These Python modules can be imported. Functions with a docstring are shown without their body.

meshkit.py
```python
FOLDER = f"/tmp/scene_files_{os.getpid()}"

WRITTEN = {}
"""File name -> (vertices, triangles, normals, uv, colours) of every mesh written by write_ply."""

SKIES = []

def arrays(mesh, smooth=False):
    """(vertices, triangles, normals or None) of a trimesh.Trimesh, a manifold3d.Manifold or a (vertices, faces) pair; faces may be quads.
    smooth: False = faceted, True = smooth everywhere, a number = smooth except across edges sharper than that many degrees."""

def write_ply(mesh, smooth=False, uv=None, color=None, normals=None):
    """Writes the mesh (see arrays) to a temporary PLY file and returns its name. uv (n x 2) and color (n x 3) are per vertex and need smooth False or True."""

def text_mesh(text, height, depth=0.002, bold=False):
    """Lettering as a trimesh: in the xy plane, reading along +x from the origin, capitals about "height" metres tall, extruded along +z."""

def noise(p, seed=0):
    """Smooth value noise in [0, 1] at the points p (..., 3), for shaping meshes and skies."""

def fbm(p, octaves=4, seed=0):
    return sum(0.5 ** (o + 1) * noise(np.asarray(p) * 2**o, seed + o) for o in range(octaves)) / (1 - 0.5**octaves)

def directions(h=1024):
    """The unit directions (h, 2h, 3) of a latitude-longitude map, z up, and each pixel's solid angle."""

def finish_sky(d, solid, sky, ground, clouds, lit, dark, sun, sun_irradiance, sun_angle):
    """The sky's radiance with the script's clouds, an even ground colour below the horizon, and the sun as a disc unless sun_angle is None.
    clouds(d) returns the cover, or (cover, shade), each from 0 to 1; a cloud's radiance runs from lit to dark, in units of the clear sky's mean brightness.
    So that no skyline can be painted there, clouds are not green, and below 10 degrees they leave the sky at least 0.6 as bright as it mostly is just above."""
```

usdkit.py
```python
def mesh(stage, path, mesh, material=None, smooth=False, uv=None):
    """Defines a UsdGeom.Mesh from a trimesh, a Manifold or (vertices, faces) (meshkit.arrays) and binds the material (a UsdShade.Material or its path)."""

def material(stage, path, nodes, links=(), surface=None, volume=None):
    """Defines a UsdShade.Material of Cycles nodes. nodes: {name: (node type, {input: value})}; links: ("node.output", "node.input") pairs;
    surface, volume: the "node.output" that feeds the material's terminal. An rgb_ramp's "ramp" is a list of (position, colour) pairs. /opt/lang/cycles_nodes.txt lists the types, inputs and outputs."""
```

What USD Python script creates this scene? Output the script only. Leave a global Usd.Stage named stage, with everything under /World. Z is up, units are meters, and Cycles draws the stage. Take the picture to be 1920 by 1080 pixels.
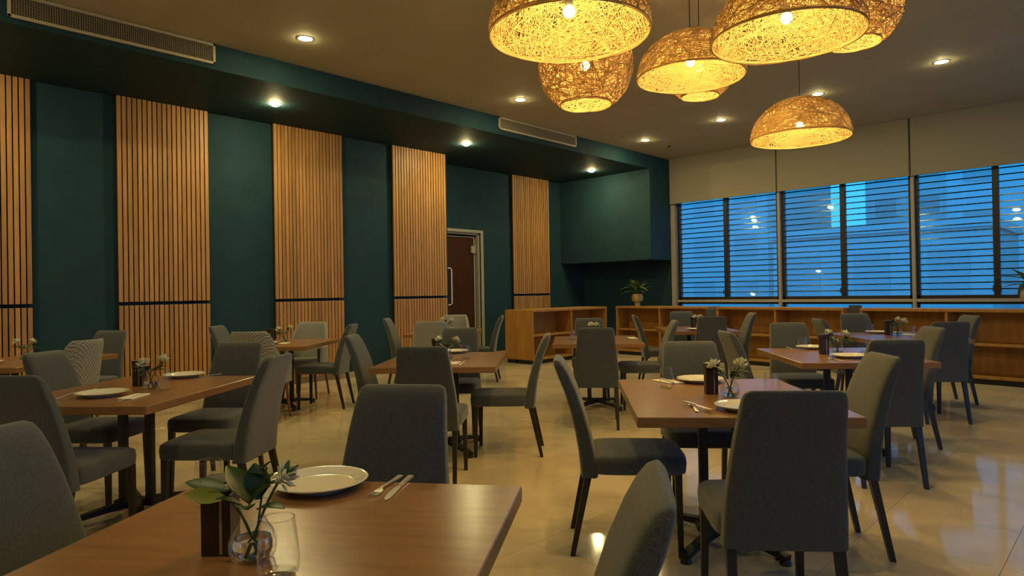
import math, random
import numpy as np, trimesh, usdkit, meshkit
from pxr import Usd, UsdGeom, UsdLux, UsdShade, Gf, Sdf, Vt
from math import cos, sin, pi, radians, sqrt
random.seed(7)
RNG = np.random.default_rng(7)
stage = Usd.Stage.CreateInMemory()
UsdGeom.SetStageUpAxis(stage, 'Z'); UsdGeom.SetStageMetersPerUnit(stage, 1.0)
UsdGeom.Xform.Define(stage, '/World'); UsdGeom.Scope.Define(stage, '/World/Looks')

# ------------------------------------------------------------------ camera, sky, exposure
YAW, PITCH, ROLL, FPX, EYE = .7684, .0062, -.017, 1228.45, 1.3
EXPOSURE = 0.08
SKY = (.014, .235, .62)
fw = np.array([cos(YAW)*cos(PITCH), sin(YAW)*cos(PITCH), sin(PITCH)])
rt = np.cross(fw, [0, 0, 1]); rt /= np.linalg.norm(rt); up = np.cross(rt, fw)
rt, up = cos(ROLL)*rt + sin(ROLL)*up, -sin(ROLL)*rt + cos(ROLL)*up
cam = UsdGeom.Camera.Define(stage, '/World/camera')
cam.CreateHorizontalApertureAttr(36.0); cam.CreateVerticalApertureAttr(20.25)
cam.CreateFocalLengthAttr(FPX/1920*36.0); cam.CreateClippingRangeAttr(Gf.Vec2f(.05, 500))
cam.CreateExposureAttr(EXPOSURE)
cam.AddTransformOp().Set(Gf.Matrix4d(*rt, 0, *up, 0, *(-fw), 0, 0, 0, EYE, 1))
dome = UsdLux.DomeLight.Define(stage, '/World/dusk_sky')
dome.CreateColorAttr(Gf.Vec3f(*SKY)); dome.CreateIntensityAttr(1.0)
# lamp radiances (the lamps themselves are built with their fittings)
DOWNLIGHT = (1.0, .83, .37); DOWNLIGHT_E = 680.0
BULB = (1.0, .72, .24); BULB_E = 930.0

# ------------------------------------------------------------------ helpers
used = {}
def numbered(parent, name):
    k = (parent, name); n = used.get(k, 0); used[k] = n+1
    return f'{parent}/{name}' if n == 0 else f'{parent}/{name}_{n:03d}'
def tag(p, label=None, cat=None, group=None, kind=None):
    for k, v in (('label', label), ('category', cat), ('group', group), ('kind', kind)):
        if v: p.SetCustomDataByKey(k, v)
    if label and not 4 <= len(label.split()) <= 16: print('LABEL LENGTH', len(label.split()), label)
    return p
def path(p): return str(p.GetPath()) if p is not None else '/World'
def thing(name, label=None, cat=None, loc=(0, 0, 0), rz=0, group=None, kind=None):
    x = UsdGeom.Xform.Define(stage, numbered('/World', name))
    x.AddTranslateOp().Set(Gf.Vec3d(*map(float, loc))); x.AddRotateZOp().Set(float(rz))
    return tag(x.GetPrim(), label, cat, group, kind)
def obj(name, mesh, mat, parent=None, smooth=False, label=None, kind=None):
    m = usdkit.mesh(stage, numbered(path(parent), name), mesh, mat, smooth=smooth)
    return tag(m.GetPrim(), label, kind=kind)
def struct(name, mesh, mat, label=None, smooth=False):
    m = obj(name, mesh, mat, None, smooth)
    return tag(m, label, kind='structure')
def dup(root, loc, rz, label, cat=None, group=None):
    was = root.GetCustomData()
    r = thing(root.GetName().rstrip('0123456789').rstrip('_'), label, cat or was['category'], loc, rz, group or was.get('group'))
    r.GetReferences().AddInternalReference(root.GetPath()); r.SetInstanceable(True)
    return r
class Once:
    """The first placing moves the thing itself, later ones copy it."""
    def __init__(self, make): self.make, self.root = make, None
    def put(self, loc, rz, label, group=None):
        if self.root is None:
            self.root = self.make(label, group)
            x = UsdGeom.Xformable(self.root); ops = x.GetOrderedXformOps()
            ops[0].Set(Gf.Vec3d(*map(float, loc))); ops[1].Set(float(rz))
            return self.root
        return dup(self.root, loc, rz, label, group=group)

# --- mesh makers: all return (V, F)
def join(*ms):
    V, F, n = [], [], 0
    for v, f in ms:
        v = np.asarray(v, float); f = np.asarray(f, int)
        if f.shape[1] == 4: f = np.vstack([f[:, [0, 1, 2]], f[:, [0, 2, 3]]])
        V.append(v); F.append(f+n); n += len(v)
    return np.vstack(V), np.vstack(F)
def box(x0, x1, y0, y1, z0, z1):
    v = np.array([(x, y, z) for x in (x0, x1) for y in (y0, y1) for z in (z0, z1)], float)
    f = np.array([(0, 1, 3, 2), (4, 6, 7, 5), (0, 4, 5, 1), (2, 3, 7, 6), (0, 2, 6, 4), (1, 5, 7, 3)])
    return v, np.vstack([f[:, [0, 1, 2]], f[:, [0, 2, 3]]])
def cbox(x0, x1, y0, y1, z0, z1, c=.004):
    """box with chamfered edges, 44 triangles"""
    hull = []
    for sx, X in ((1, x0), (-1, x1)):
        for sy, Y in ((1, y0), (-1, y1)):
            for sz, Z in ((1, z0), (-1, z1)):
                hull += [(X, Y+sy*c, Z+sz*c), (X+sx*c, Y, Z+sz*c), (X+sx*c, Y+sy*c, Z)]
    h = trimesh.Trimesh(hull, process=False).convex_hull
    return np.array(h.vertices), np.array(h.faces)
def place(m, R=None, t=(0, 0, 0)):
    v, f = m; v = np.asarray(v, float)
    if R is not None: v = v @ np.asarray(R).T
    return v+np.asarray(t, float), f
def rotz(d): c, s = cos(radians(d)), sin(radians(d)); return np.array([[c, -s, 0], [s, c, 0], [0, 0, 1.]])
def roty(d): c, s = cos(radians(d)), sin(radians(d)); return np.array([[c, 0, s], [0, 1, 0], [-s, 0, c]])
def rotx(d): c, s = cos(radians(d)), sin(radians(d)); return np.array([[1, 0, 0], [0, c, -s], [0, s, c]])
def lathe(prof, n=32):
    """prof: (r, z) pairs bottom to top, r may be 0 at the ends"""
    V, F = [], []
    a = np.arange(n)*2*pi/n
    for r, z in prof: V += [np.c_[r*np.cos(a), r*np.sin(a), np.full(n, z)]]
    V = np.vstack(V); i = np.arange(n); j = (i+1) % n
    for k in range(len(prof)-1):
        b, t = k*n, (k+1)*n
        if prof[k][0] > 1e-7: F.append(np.c_[b+i, b+j, t+j])
        if prof[k+1][0] > 1e-7: F.append(np.c_[b+i, t+j, t+i])
    return V, np.vstack(F)
def tube(pts, r, n=8, cap=True):
    p = np.asarray(pts, float); r = np.broadcast_to(np.asarray(r, float), (len(p),))
    t = np.gradient(p, axis=0); t /= np.linalg.norm(t, axis=1, keepdims=True)+1e-12
    ref = np.array([0, 0, 1.]) if abs(t[:, 2]).mean() < .8 else np.array([1., 0, 0])
    a = np.cross(t, ref); a /= np.linalg.norm(a, axis=1, keepdims=True)+1e-12; b = np.cross(a, t)
    g = np.arange(n)*2*pi/n
    V = p[:, None]+r[:, None, None]*(np.cos(g)[None, :, None]*a[:, None]+np.sin(g)[None, :, None]*b[:, None])
    V = V.reshape(-1, 3); F = []
    i = np.arange(n); j = (i+1) % n
    for k in range(len(p)-1):
        F += [np.c_[k*n+i, (k+1)*n+j, k*n+j], np.c_[k*n+i, (k+1)*n+i, (k+1)*n+j]]
    F = np.vstack(F)
    if cap:
        V = np.vstack([V, p[0], p[-1]]); m = len(p)*n
        F = np.vstack([F, np.c_[np.full(n, m), i, j], np.c_[np.full(n, m+1), (len(p)-1)*n+j, (len(p)-1)*n+i]])
    return V, F
def loft(secs):
    """secs: list of (n,3) rings, closed and capped"""
    n = len(secs[0]); V = np.vstack(secs); i = np.arange(n); j = (i+1) % n; F = []
    for k in range(len(secs)-1):
        F += [np.c_[k*n+i, k*n+j, (k+1)*n+j], np.c_[k*n+i, (k+1)*n+j, (k+1)*n+i]]
    V = np.vstack([V, secs[0].mean(0), secs[-1].mean(0)]); m = len(secs)*n
    F += [np.c_[np.full(n, m), j, i], np.c_[np.full(n, m+1), (len(secs)-1)*n+i, (len(secs)-1)*n+j]]
    return V, np.vstack(F)
def sring(cx, cy, z, hx, hy, e=5, n=24):
    a = (np.arange(n)+.5)*2*pi/n; c, s = np.cos(a), np.sin(a)
    return np.c_[cx+hx*np.sign(c)*np.abs(c)**(2/e), cy+hy*np.sign(s)*np.abs(s)**(2/e), np.broadcast_to(z, (n,))]
def bar(p0, p1, w0, w1):
    """tapered square bar from p0 to p1 (mostly vertical)"""
    r = lambda p, w: np.array([(p[0]+a*w/2, p[1]+b*w/2, p[2]) for a, b in ((-1, -1), (1, -1), (1, 1), (-1, 1))])
    return loft([r(p0, w0), r(p1, w1)])
def ribbon(pts, widths, thick, normal=(0, 0, 1)):
    """flat strip of some thickness following pts"""
    p = np.asarray(pts, float); t = np.gradient(p, axis=0); t /= np.linalg.norm(t, axis=1, keepdims=True)+1e-12
    s = np.cross(t, normal); s /= np.linalg.norm(s, axis=1, keepdims=True)+1e-12
    nn = np.cross(s, t); w = np.broadcast_to(np.asarray(widths, float), (len(p),))[:, None]/2
    h = np.broadcast_to(np.asarray(thick, float), (len(p),))[:, None]/2
    return loft([np.array([p[i]+s[i]*w[i]+nn[i]*h[i], p[i]-s[i]*w[i]+nn[i]*h[i], p[i]-s[i]*w[i]-nn[i]*h[i], p[i]+s[i]*w[i]-nn[i]*h[i]]) for i in range(len(p))])
def prism(poly, d0, d1, axes='xyz'):
    m = trimesh.creation.extrude_polygon(poly, d1-d0, engine='earcut'); v = np.array(m.vertices); v[:, 2] += d0
    return v, np.array(m.faces)

# ------------------------------------------------------------------ materials
MATS = {}
def mat(name, nodes, links=(), surface='p.BSDF'):
    MATS[name] = usdkit.material(stage, f'/World/Looks/{name}', nodes, links, surface=surface); return MATS[name]
def plain(name, col, rough=.6, **kw):
    return mat(name, {'p': ('principled_bsdf', {'base_color': col, 'roughness': rough, **kw})})
def mottled(name, c0, c1, scale, rough=.6, stretch=(1, 1, 1), bump=0, detail=4, coord='object', dist=0., r0=.3, r1=.7, bumpscale=None, **kw):
    n = {'tc': ('texture_coordinate', {}), 'mp': ('mapping', {'scale': stretch}), 'n': ('noise_texture', {'scale': scale, 'detail': detail, 'distortion': dist}),
         'r': ('rgb_ramp', {'ramp': [(r0, c0), (r1, c1)]}), 'p': ('principled_bsdf', {'roughness': rough, **kw})}
    l = [(f'tc.{coord}', 'mp.vector'), ('mp.vector', 'n.vector'), ('n.fac', 'r.fac'), ('r.color', 'p.base_color')]
    if bump:
        n['n2'] = ('noise_texture', {'scale': bumpscale or scale, 'detail': 3}); n['b'] = ('bump', {'strength': bump, 'distance': .004})
        l += [('mp.vector', 'n2.vector'), ('n2.fac', 'b.height'), ('b.normal', 'p.normal')]
    return mat(name, n, l)
def varied(name, c0, c1, scale, rough, stretch, lo=.8, hi=1.15, **kw):
    """grain plus a different tone on every object"""
    n = {'tc': ('texture_coordinate', {}), 'mp': ('mapping', {'scale': stretch}), 'n': ('noise_texture', {'scale': scale, 'detail': 5}),
         'r': ('rgb_ramp', {'ramp': [(.3, c0), (.7, c1)]}), 'g': ('geometry', {}), 'oi': ('object_info', {}), 'mr': ('map_range', {'to_min': lo, 'to_max': hi}),
         'h': ('hsv', {'hue': .5, 'saturation': 1., 'fac': 1.}), 'p': ('principled_bsdf', {'roughness': rough, **kw})}
    l = [('g.position', 'mp.vector'), ('mp.vector', 'n.vector'), ('n.fac', 'r.fac'), ('oi.random', 'mr.value'), ('mr.result', 'h.value'), ('r.color', 'h.color'), ('h.color', 'p.base_color')]
    return mat(name, n, l)

mottled('teal_paint', (.012, .041, .054), (.016, .049, .064), 3, .75, specular_ior_level=.2, bump=.12, bumpscale=180, coord='object')
mottled('ceiling_paint', (.41, .365, .255), (.445, .395, .28), 2, .8, bump=.05, bumpscale=120)
mottled('plain_wall_paint', (.42, .38, .31), (.46, .41, .34), 2, .8)
varied('floor_tile', (.50, .40, .255), (.60, .495, .33), 2.2, .085, (1, 1, 1), .95, 1.04, specular_ior_level=.25)
plain('tile_grout', (.30, .24, .15), .8)
mottled('skirting_tile', (.40, .29, .16), (.46, .34, .2), 6, .35)
varied('slat_oak', (.40, .19, .058), (.52, .265, .088), 3.5, .5, (6, 6, .55), .78, 1.12)
plain('slat_backing', (.012, .009, .007), .8)
mottled('table_wood', (.225, .108, .043), (.285, .14, .056), 3.2, .25, (13, 1.3, 13), detail=7, dist=.35, specular_ior_level=.5)
mottled('bookcase_wood', (.32, .145, .028), (.44, .21, .045), 3.5, .5, (5, 5, .7), detail=6)
mottled('chair_fabric', (.020, .024, .026), (.068, .077, .078), 230, .95, sheen_weight=.25, sheen_roughness=.6, bump=.35, bumpscale=420)
plain('chair_seam', (.08, .08, .075), .95)
mottled('light_fabric', (.20, .195, .17), (.29, .28, .245), 200, .95, sheen_weight=.2, bump=.3, bumpscale=300)
mat('check_fabric', {'tc': ('texture_coordinate', {}), 'c': ('checker_texture', {'scale': 62., 'color1': (.36, .345, .30), 'color2': (.13, .125, .105)}),
    'n': ('noise_texture', {'scale': 180.}), 'm': ('mix_color', {'blend_type': 'mix', 'fac': .3}), 'p': ('principled_bsdf', {'roughness': .95})},
    [('tc.object', 'c.vector'), ('tc.object', 'n.vector'), ('c.color', 'm.a'), ('n.color', 'm.b'), ('c.color', 'p.base_color')])
plain('dark_metal', (.018, .014, .012), .42)
mottled('leg_wood', (.16, .07, .025), (.22, .10, .036), 8, .5, (4, 4, .6))
plain('black_iron', (.012, .011, .011), .5)
plain('china', (.72, .69, .60), .12, specular_ior_level=.6)
plain('steel', (.82, .78, .70), .34, metallic=1.0)
plain('linen', (.75, .70, .58), .9)
mottled('menu_wood', (.022, .009, .008), (.035, .014, .011), 10, .4, (1, 1, 6))
plain('brass_strip', (.34, .25, .15), .4)
def thin_glass(name, tint, base, edge, power, dust=0.):
    n = {'lw': ('layer_weight', {'blend': .5}), 'pw': ('math', {'math_type': 'power', 'value2': power}), 'ma': ('math', {'math_type': 'multiply_add', 'value2': edge, 'value3': base}),
         't': ('transparent_bsdf', {'color': tint}), 'g': ('glossy_bsdf', {'color': (1, 1, 1), 'roughness': .01}), 'm': ('mix_closure', {}), 'd': ('diffuse_bsdf', {'color': (.75, .75, .75)}), 'm2': ('mix_closure', {'fac': dust})}
    l = [('lw.facing', 'pw.value1'), ('pw.value', 'ma.value1'), ('ma.value', 'm.fac'), ('t.BSDF', 'm.closure1'), ('g.BSDF', 'm.closure2')]
    if not dust: return mat(name, {k: v for k, v in n.items() if k not in ('d', 'm2')}, l, surface='m.closure')
    return mat(name, n, l+[('m.closure', 'm2.closure1'), ('d.BSDF', 'm2.closure2')], surface='m2.closure')
thin_glass('clear_glass', (.975, .98, .975), .045, .8, 2.8)
mat('water', {'p': ('principled_bsdf', {'base_color': (.97, 1, .99), 'roughness': .0, 'transmission_weight': 1.0, 'ior': 1.33})})
thin_glass('window_glass', (.93, .96, .97), .035, .6, 5, .05)
plain('glass_edge', (.005, .02, .035), .2)
plain('window_frame_brown', (.022, .013, .010), .45)
plain('window_column', (.40, .33, .25), .6)
mat('blind_fabric', {'n': ('noise_texture', {'scale': 300.}), 'r': ('rgb_ramp', {'ramp': [(.3, (.285, .255, .185)), (.7, (.32, .285, .21))]}), 'p': ('principled_bsdf', {'roughness': .9})},
    [('n.fac', 'r.fac'), ('r.color', 'p.base_color')])
plain('blind_seam', (.10, .085, .06), .8)
plain('cream_frame', (.36, .33, .24), .45)
mottled('door_brown', (.048, .018, .008), (.062, .024, .011), 4, .7, (4, 4, .6), specular_ior_level=.1)
plain('white_trim', (.62, .6, .56), .4)
plain('corridor', (.1, .08, .06), .8); plain('dark_pane', (.03, .014, .009), .4, specular_ior_level=.15)
plain('vent_paint', (.50, .42, .28), .5)
plain('vent_dark', (.03, .025, .018), .8)
plain('white_ring', (.75, .72, .66), .4)
mat('downlight_glow', {'e': ('emission', {'color': DOWNLIGHT, 'strength': DOWNLIGHT_E})}, surface='e.emission')
mat('bulb_glow', {'e': ('emission', {'color': BULB, 'strength': BULB_E})}, surface='e.emission')
def fibre(name, col, k):
    mat(name, {'p': ('principled_bsdf', {'base_color': col, 'roughness': .6}), 't': ('translucent_bsdf', {'color': col}), 'm': ('mix_closure', {'fac': k})},
        [('p.BSDF', 'm.closure1'), ('t.BSDF', 'm.closure2')], surface='m.closure')
fibre('rattan', (.45, .275, .10), .15)
fibre('rattan_dark', (.36, .205, .07), .07)
plain('cord_black', (.01, .01, .01), .6)
def leafmat(name, c0, c1):
    mat(name, {'tc': ('texture_coordinate', {}), 'n': ('noise_texture', {'scale': 18.}), 'r': ('rgb_ramp', {'ramp': [(.3, c0), (.7, c1)]}), 'p': ('principled_bsdf', {'roughness': .4}),
        't': ('translucent_bsdf', {}), 'm': ('mix_closure', {'fac': .25})},
        [('tc.object', 'n.vector'), ('n.fac', 'r.fac'), ('r.color', 'p.base_color'), ('r.color', 't.color'), ('p.BSDF', 'm.closure1'), ('t.BSDF', 'm.closure2')], surface='m.closure')
leafmat('leaf_green', (.035, .10, .018), (.06, .15, .03))
leafmat('leaf_dark', (.02, .055, .014), (.035, .085, .022))
leafmat('leaf_yellow', (.26, .30, .03), (.38, .38, .06))
leafmat('petal_cream', (.78, .75, .55), (.86, .83, .68))
leafmat('leaf_striped', (.06, .16, .03), (.30, .36, .14))
mottled('terracotta', (.30, .13, .05), (.40, .19, .08), 9, .6)
mottled('gold_pot', (.36, .22, .06), (.46, .30, .1), 9, .45)
plain('soil', (.03, .02, .012), .95)
mottled('grey_board', (.05, .052, .06), (.065, .068, .075), 5, .7)
M = MATS

# ------------------------------------------------------------------ the room
XB, YA, YB, YS, HC, HS = 12.4815, 9.045, 9.65, 7.2664, 4.064, 3.784
XH, ZH, XR = 11.6254, 1.924, 7.70           # corner hood, recess start
X0, Y0 = -3.2, -4.6                          # rear and right limits of the hall (behind and beside the camera)
fl = thing('floor', 'polished beige stone tile floor of the dining room', None, kind='structure')
obj('tile_bed', box(X0, XB+.3, Y0, YB+.3, -.12, -.006), M['tile_grout'], fl)
TS = .6; tx0, ty0 = 2.49-TS*12, 2.29-TS*14
cand = []
for i in range(40):
    for j in range(40):
        x, y = tx0+i*TS, ty0+j*TS
        if x+TS < X0 or x > XB or y+TS < Y0 or y > YB: continue
        d = np.array([x+TS/2, y+TS/2, -EYE]); w = d @ fw
        seen = w > .6 and abs(d @ rt/w) < 960/FPX+.25 and (d @ up)/w > -540/FPX-.3
        cand.append((0 if seen else 1, w if seen else 99+abs(w), x, y))
cand.sort()
rest = []
for k, (s, w, x, y) in enumerate(cand):
    b = cbox(max(x, X0)+.0008, min(x+TS, XB)-.0008, max(y, Y0)+.0008, min(y+TS, YB)-.0008, -.012, RNG.uniform(-.0003, 0), .001)
    if k < 300: obj('tile', b, M['floor_tile'], fl)
    else: rest.append(b)
obj('tile_field', join(*rest), M['floor_tile'], fl, kind='stuff')

struct('ceiling', box(X0, XB+.3, Y0, YB+.3, HC, HC+.12), M['ceiling_paint'], 'flat beige ceiling of the dining room')
struct('wall_left', join(box(X0, XR, YA, YA+.9, 0, HC)), M['teal_paint'], 'dark teal side wall behind the slatted panels')
DX0, DX1, DZ = 8.02, 9.085, 2.50
struct('wall_recess', join(box(XR, DX0, YB, YB+.25, 0, HC), box(DX1, XB+.3, YB, YB+.25, 0, HC), box(DX0, DX1, YB, YB+.25, DZ, HC)), M['teal_paint'], 'recessed dark teal wall around the brown door')
struct('trim_1', box(X0, XB, YS, YB, HS, HC), M['teal_paint'], 'dark teal ceiling soffit along the slatted wall')
struct('trim_2', box(XH, XB, YS, YB, ZH, HS), M['teal_paint'], 'teal boxed-in bulkhead in the far corner')
struct('wall_right', join(box(X0, XB+.3, Y0-.25, Y0, 0, 1.0), box(X0, XB+.3, Y0-.25, Y0, 3.1, HC), box(X0, .5, Y0-.25, Y0, 1, 3.1), box(10.5, XB+.3, Y0-.25, Y0, 1, 3.1)), M['plain_wall_paint'])
struct('wall_rear', box(X0-.25, X0, Y0-.25, YB+.3, 0, HC), M['plain_wall_paint'])
obj('window_right', box(.5, 10.5, Y0-.13, Y0-.12, 1.0, 3.1), M['window_glass']); tag(stage.GetPrimAtPath('/World/window_right'), None, kind='structure')
struct('baseboard_left', cbox(X0, XR, YA-.015, YA, 0, .085, .003), M['skirting_tile'], 'tan stone skirting under the slatted panels')
struct('baseboard_recess', cbox(9.16, XB, YB-.015, YB, 0, .085, .003), M['skirting_tile'], 'tan stone skirting right of the brown door')

# back wall: spandrel, columns, header
ZS, ZR0, ZR1, ZW = .42, 1.022, 1.0754, 3.25
wins = [(7.125, 5.005), (4.93, 2.79), (2.715, .575), (.50, -1.64), (-1.715, -3.855)]
segs = [box(XB, XB+.3, Y0, YB, 0, ZS), box(XB, XB+.3, Y0, YB, ZW, HC), box(XB, XB+.3, 7.2, YB, ZS, ZW), box(XB, XB+.3, Y0, -3.9, ZS, ZW)]
struct('wall_back', join(*segs), M['plain_wall_paint'], 'back wall around the louvre windows')
struct('wall_corner', box(XB-.02, XB, YS, YB, 0, ZH), M['teal_paint'], 'teal back wall in the corner under the bulkhead')
cols = [(7.2664, 7.17)]+[(wins[i][1]-.012, wins[i+1][0]+.012) for i in range(4)]
for i, (a, b) in enumerate(cols):
    struct(f'trim_{3+i}', cbox(XB-.06, XB+.25, b, a, ZS, ZW+.2, .004), M['window_column'], f'beige column strip beside louvre window number {i+1} from the corner')

def window(n, y1, y0):
    w = tag(UsdGeom.Xform.Define(stage, f'/World/window_{n}').GetPrim(), f'louvre window {n} from the corner, glass blades in dark brown frames', kind='structure')
    x = XB+.06
    fr = []
    for yy in (y0-.012, y1-.045+.012): fr.append(box(x-.05, x+.05, yy, yy+.045, ZR1, ZW))
    fr.append(box(x-.05, x+.05, y0, y1, ZR1, ZR1+.055)); fr.append(box(x-.05, x+.05, y0, y1, ZW-.05, ZW))
    obj('window_frame', join(*fr), M['window_frame_brown'], w)
    ym = (y0+y1)/2; obj('mullion', cbox(x-.055, x+.055, ym-.04, ym+.04, ZR1, ZW, .004), M['window_frame_brown'], w)
    obj('window_rail', cbox(XB-.05, XB+.12, y0-.02, y1+.02, ZR0, ZR1, .004), M['window_column'], w)
    obj('lower_pane', box(x-.004, x+.004, y0, y1, ZS, ZR0-.03), M['window_glass'], w)
    obj('lower_frame', join(box(x-.03, x+.03, y0-.01, y1+.01, ZR0-.035, ZR0-.002), box(x-.03, x+.03, y0-.03, y0+.02, ZS, ZR0), box(x-.03, x+.03, y1-.02, y1+.03, ZS, ZR0)), M['window_frame_brown'], w)
    zb, zt = ZR1+.055, ZW-.05; nb = 20; pitch = (zt-zb)/nb
    edges = []
    for a, b in ((y0+.035, ym-.042), (ym+.042, y1-.035)):
        openness = RNG.uniform(9, 16)
        for k in range(nb):
            zc = zb+(k+.5)*pitch; R = roty(openness+RNG.uniform(-1.2, 1.2))
            blade = place(box(-.003, .003, a, b, -pitch*.52, pitch*.52), R, (x, 0, zc))
            obj('glass_blade', blade, M['window_glass'], w)
            edges.append(place(box(-.0045, .0045, a, b, -pitch*.52-.016, -pitch*.52), R, (x, 0, zc)))
    obj('blade_edge', join(*edges), M['glass_edge'], w, kind='stuff')
    hn = [box(x-.075, x-.06, ym-.055, ym-.04, ZR1+.11, ZR1+.2), box(x-.075, x-.06, ym+.04, ym+.055, ZR1+.11, ZR1+.2), box(x-.085, x-.06, ym-.13, ym-.05, ZR1+.14, ZR1+.15), box(x-.085, x-.06, ym+.05, ym+.13, ZR1+.14, ZR1+.15)]
    obj('louvre_handle', join(*hn), M['window_frame_brown'], w)
for n, (y1, y0) in enumerate(wins): window(n+1, y1, y0)
bl = [(7.255, 4.985, 'first', 'nearest the teal corner'), (4.972, 2.778, 'middle', 'above the middle window'), (2.762, .56, 'right-hand', 'above the window at right edge'), (.545, -1.66, 'unseen', 'beyond the right picture edge')]
for a, b, nm, wh in bl:
    t = thing('roller_blind', f'beige {nm} roller blind {wh}', 'blind', (XB-.10, (a+b)/2, HC-.001))
    hw = (a-b)/2; obj('blind_fabric', box(-.002, .002, -hw, hw, -(HC-3.125), -.001), M['blind_fabric'], t)
    obj('hem_bar', cbox(-.009, .009, -hw, hw, -(HC-3.108), -(HC-3.128), .003), M['blind_fabric'], t)
    obj('side_tape', box(-.004, .0, -hw-.004, -hw+.008, -(HC-3.12), -.001), M['blind_seam'], t); obj('side_tape', box(-.004, .0, hw-.008, hw+.004, -(HC-3.12), -.001), M['blind_seam'], t)

# door
d = tag(UsdGeom.Xform.Define(stage, '/World/door_1').GetPrim(), 'closed dark brown door in a cream frame, beside the fourth slatted panel', kind='structure')
yf = YB-.02
obj('door_frame', join(cbox(DX1-.0, DX1+.07, yf, YB+.02, 0, DZ+.055, .004), cbox(DX0-.07, DX0, yf, YB+.02, 0, DZ+.055, .004), cbox(DX0-.07, DX1+.07, yf-.001, YB+.02, DZ-.005, DZ+.055, .004)), M['cream_frame'], d)
obj('door_jamb', join(cbox(DX1-.05, DX1, YB+.02, YB+.22, 0, DZ, .004), cbox(DX0, DX0+.05, YB+.02, YB+.22, 0, DZ, .004), cbox(DX0, DX1, YB+.02, YB+.22, DZ-.04, DZ, .004)), M['cream_frame'], d)
obj('door_leaf', cbox(DX0+.05, DX1-.09, YB+.10, YB+.145, .01, DZ-.08, .003), M['door_brown'], d)
obj('door_edge_strip', join(box(DX1-.096, DX1-.084, YB+.09, YB+.11, .01, DZ-.075), box(DX0+.05, DX1-.084, YB+.09, YB+.11, DZ-.088, DZ-.076)), M['white_trim'], d)
obj('hinge', cbox(DX1-.19, DX1-.075, YB+.05, YB+.10, 2.09, 2.245, .012), M['cream_frame'], d, label='cream hinge block')
vx0, vx1, vz0, vz1 = 8.08, 8.40, 1.06, 1.80
obj('vision_frame', join(box(vx0, vx1, YB+.085, YB+.10, vz1-.025, vz1), box(vx0, vx1, YB+.085, YB+.10, vz0, vz0+.025), box(vx1-.03, vx1, YB+.085, YB+.10, vz0, vz1), box(vx0, vx0+.03, YB+.085, YB+.10, vz0, vz1)), M['white_trim'], d)
obj('vision_pane', box(vx0+.03, vx1-.03, YB+.093, YB+.10, vz0+.025, vz1-.025), M['dark_pane'], d)

struct('wall_corridor', box(XR, XB+.3, YB+.26, YB+.3, 0, HC), M['corridor'])
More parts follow.
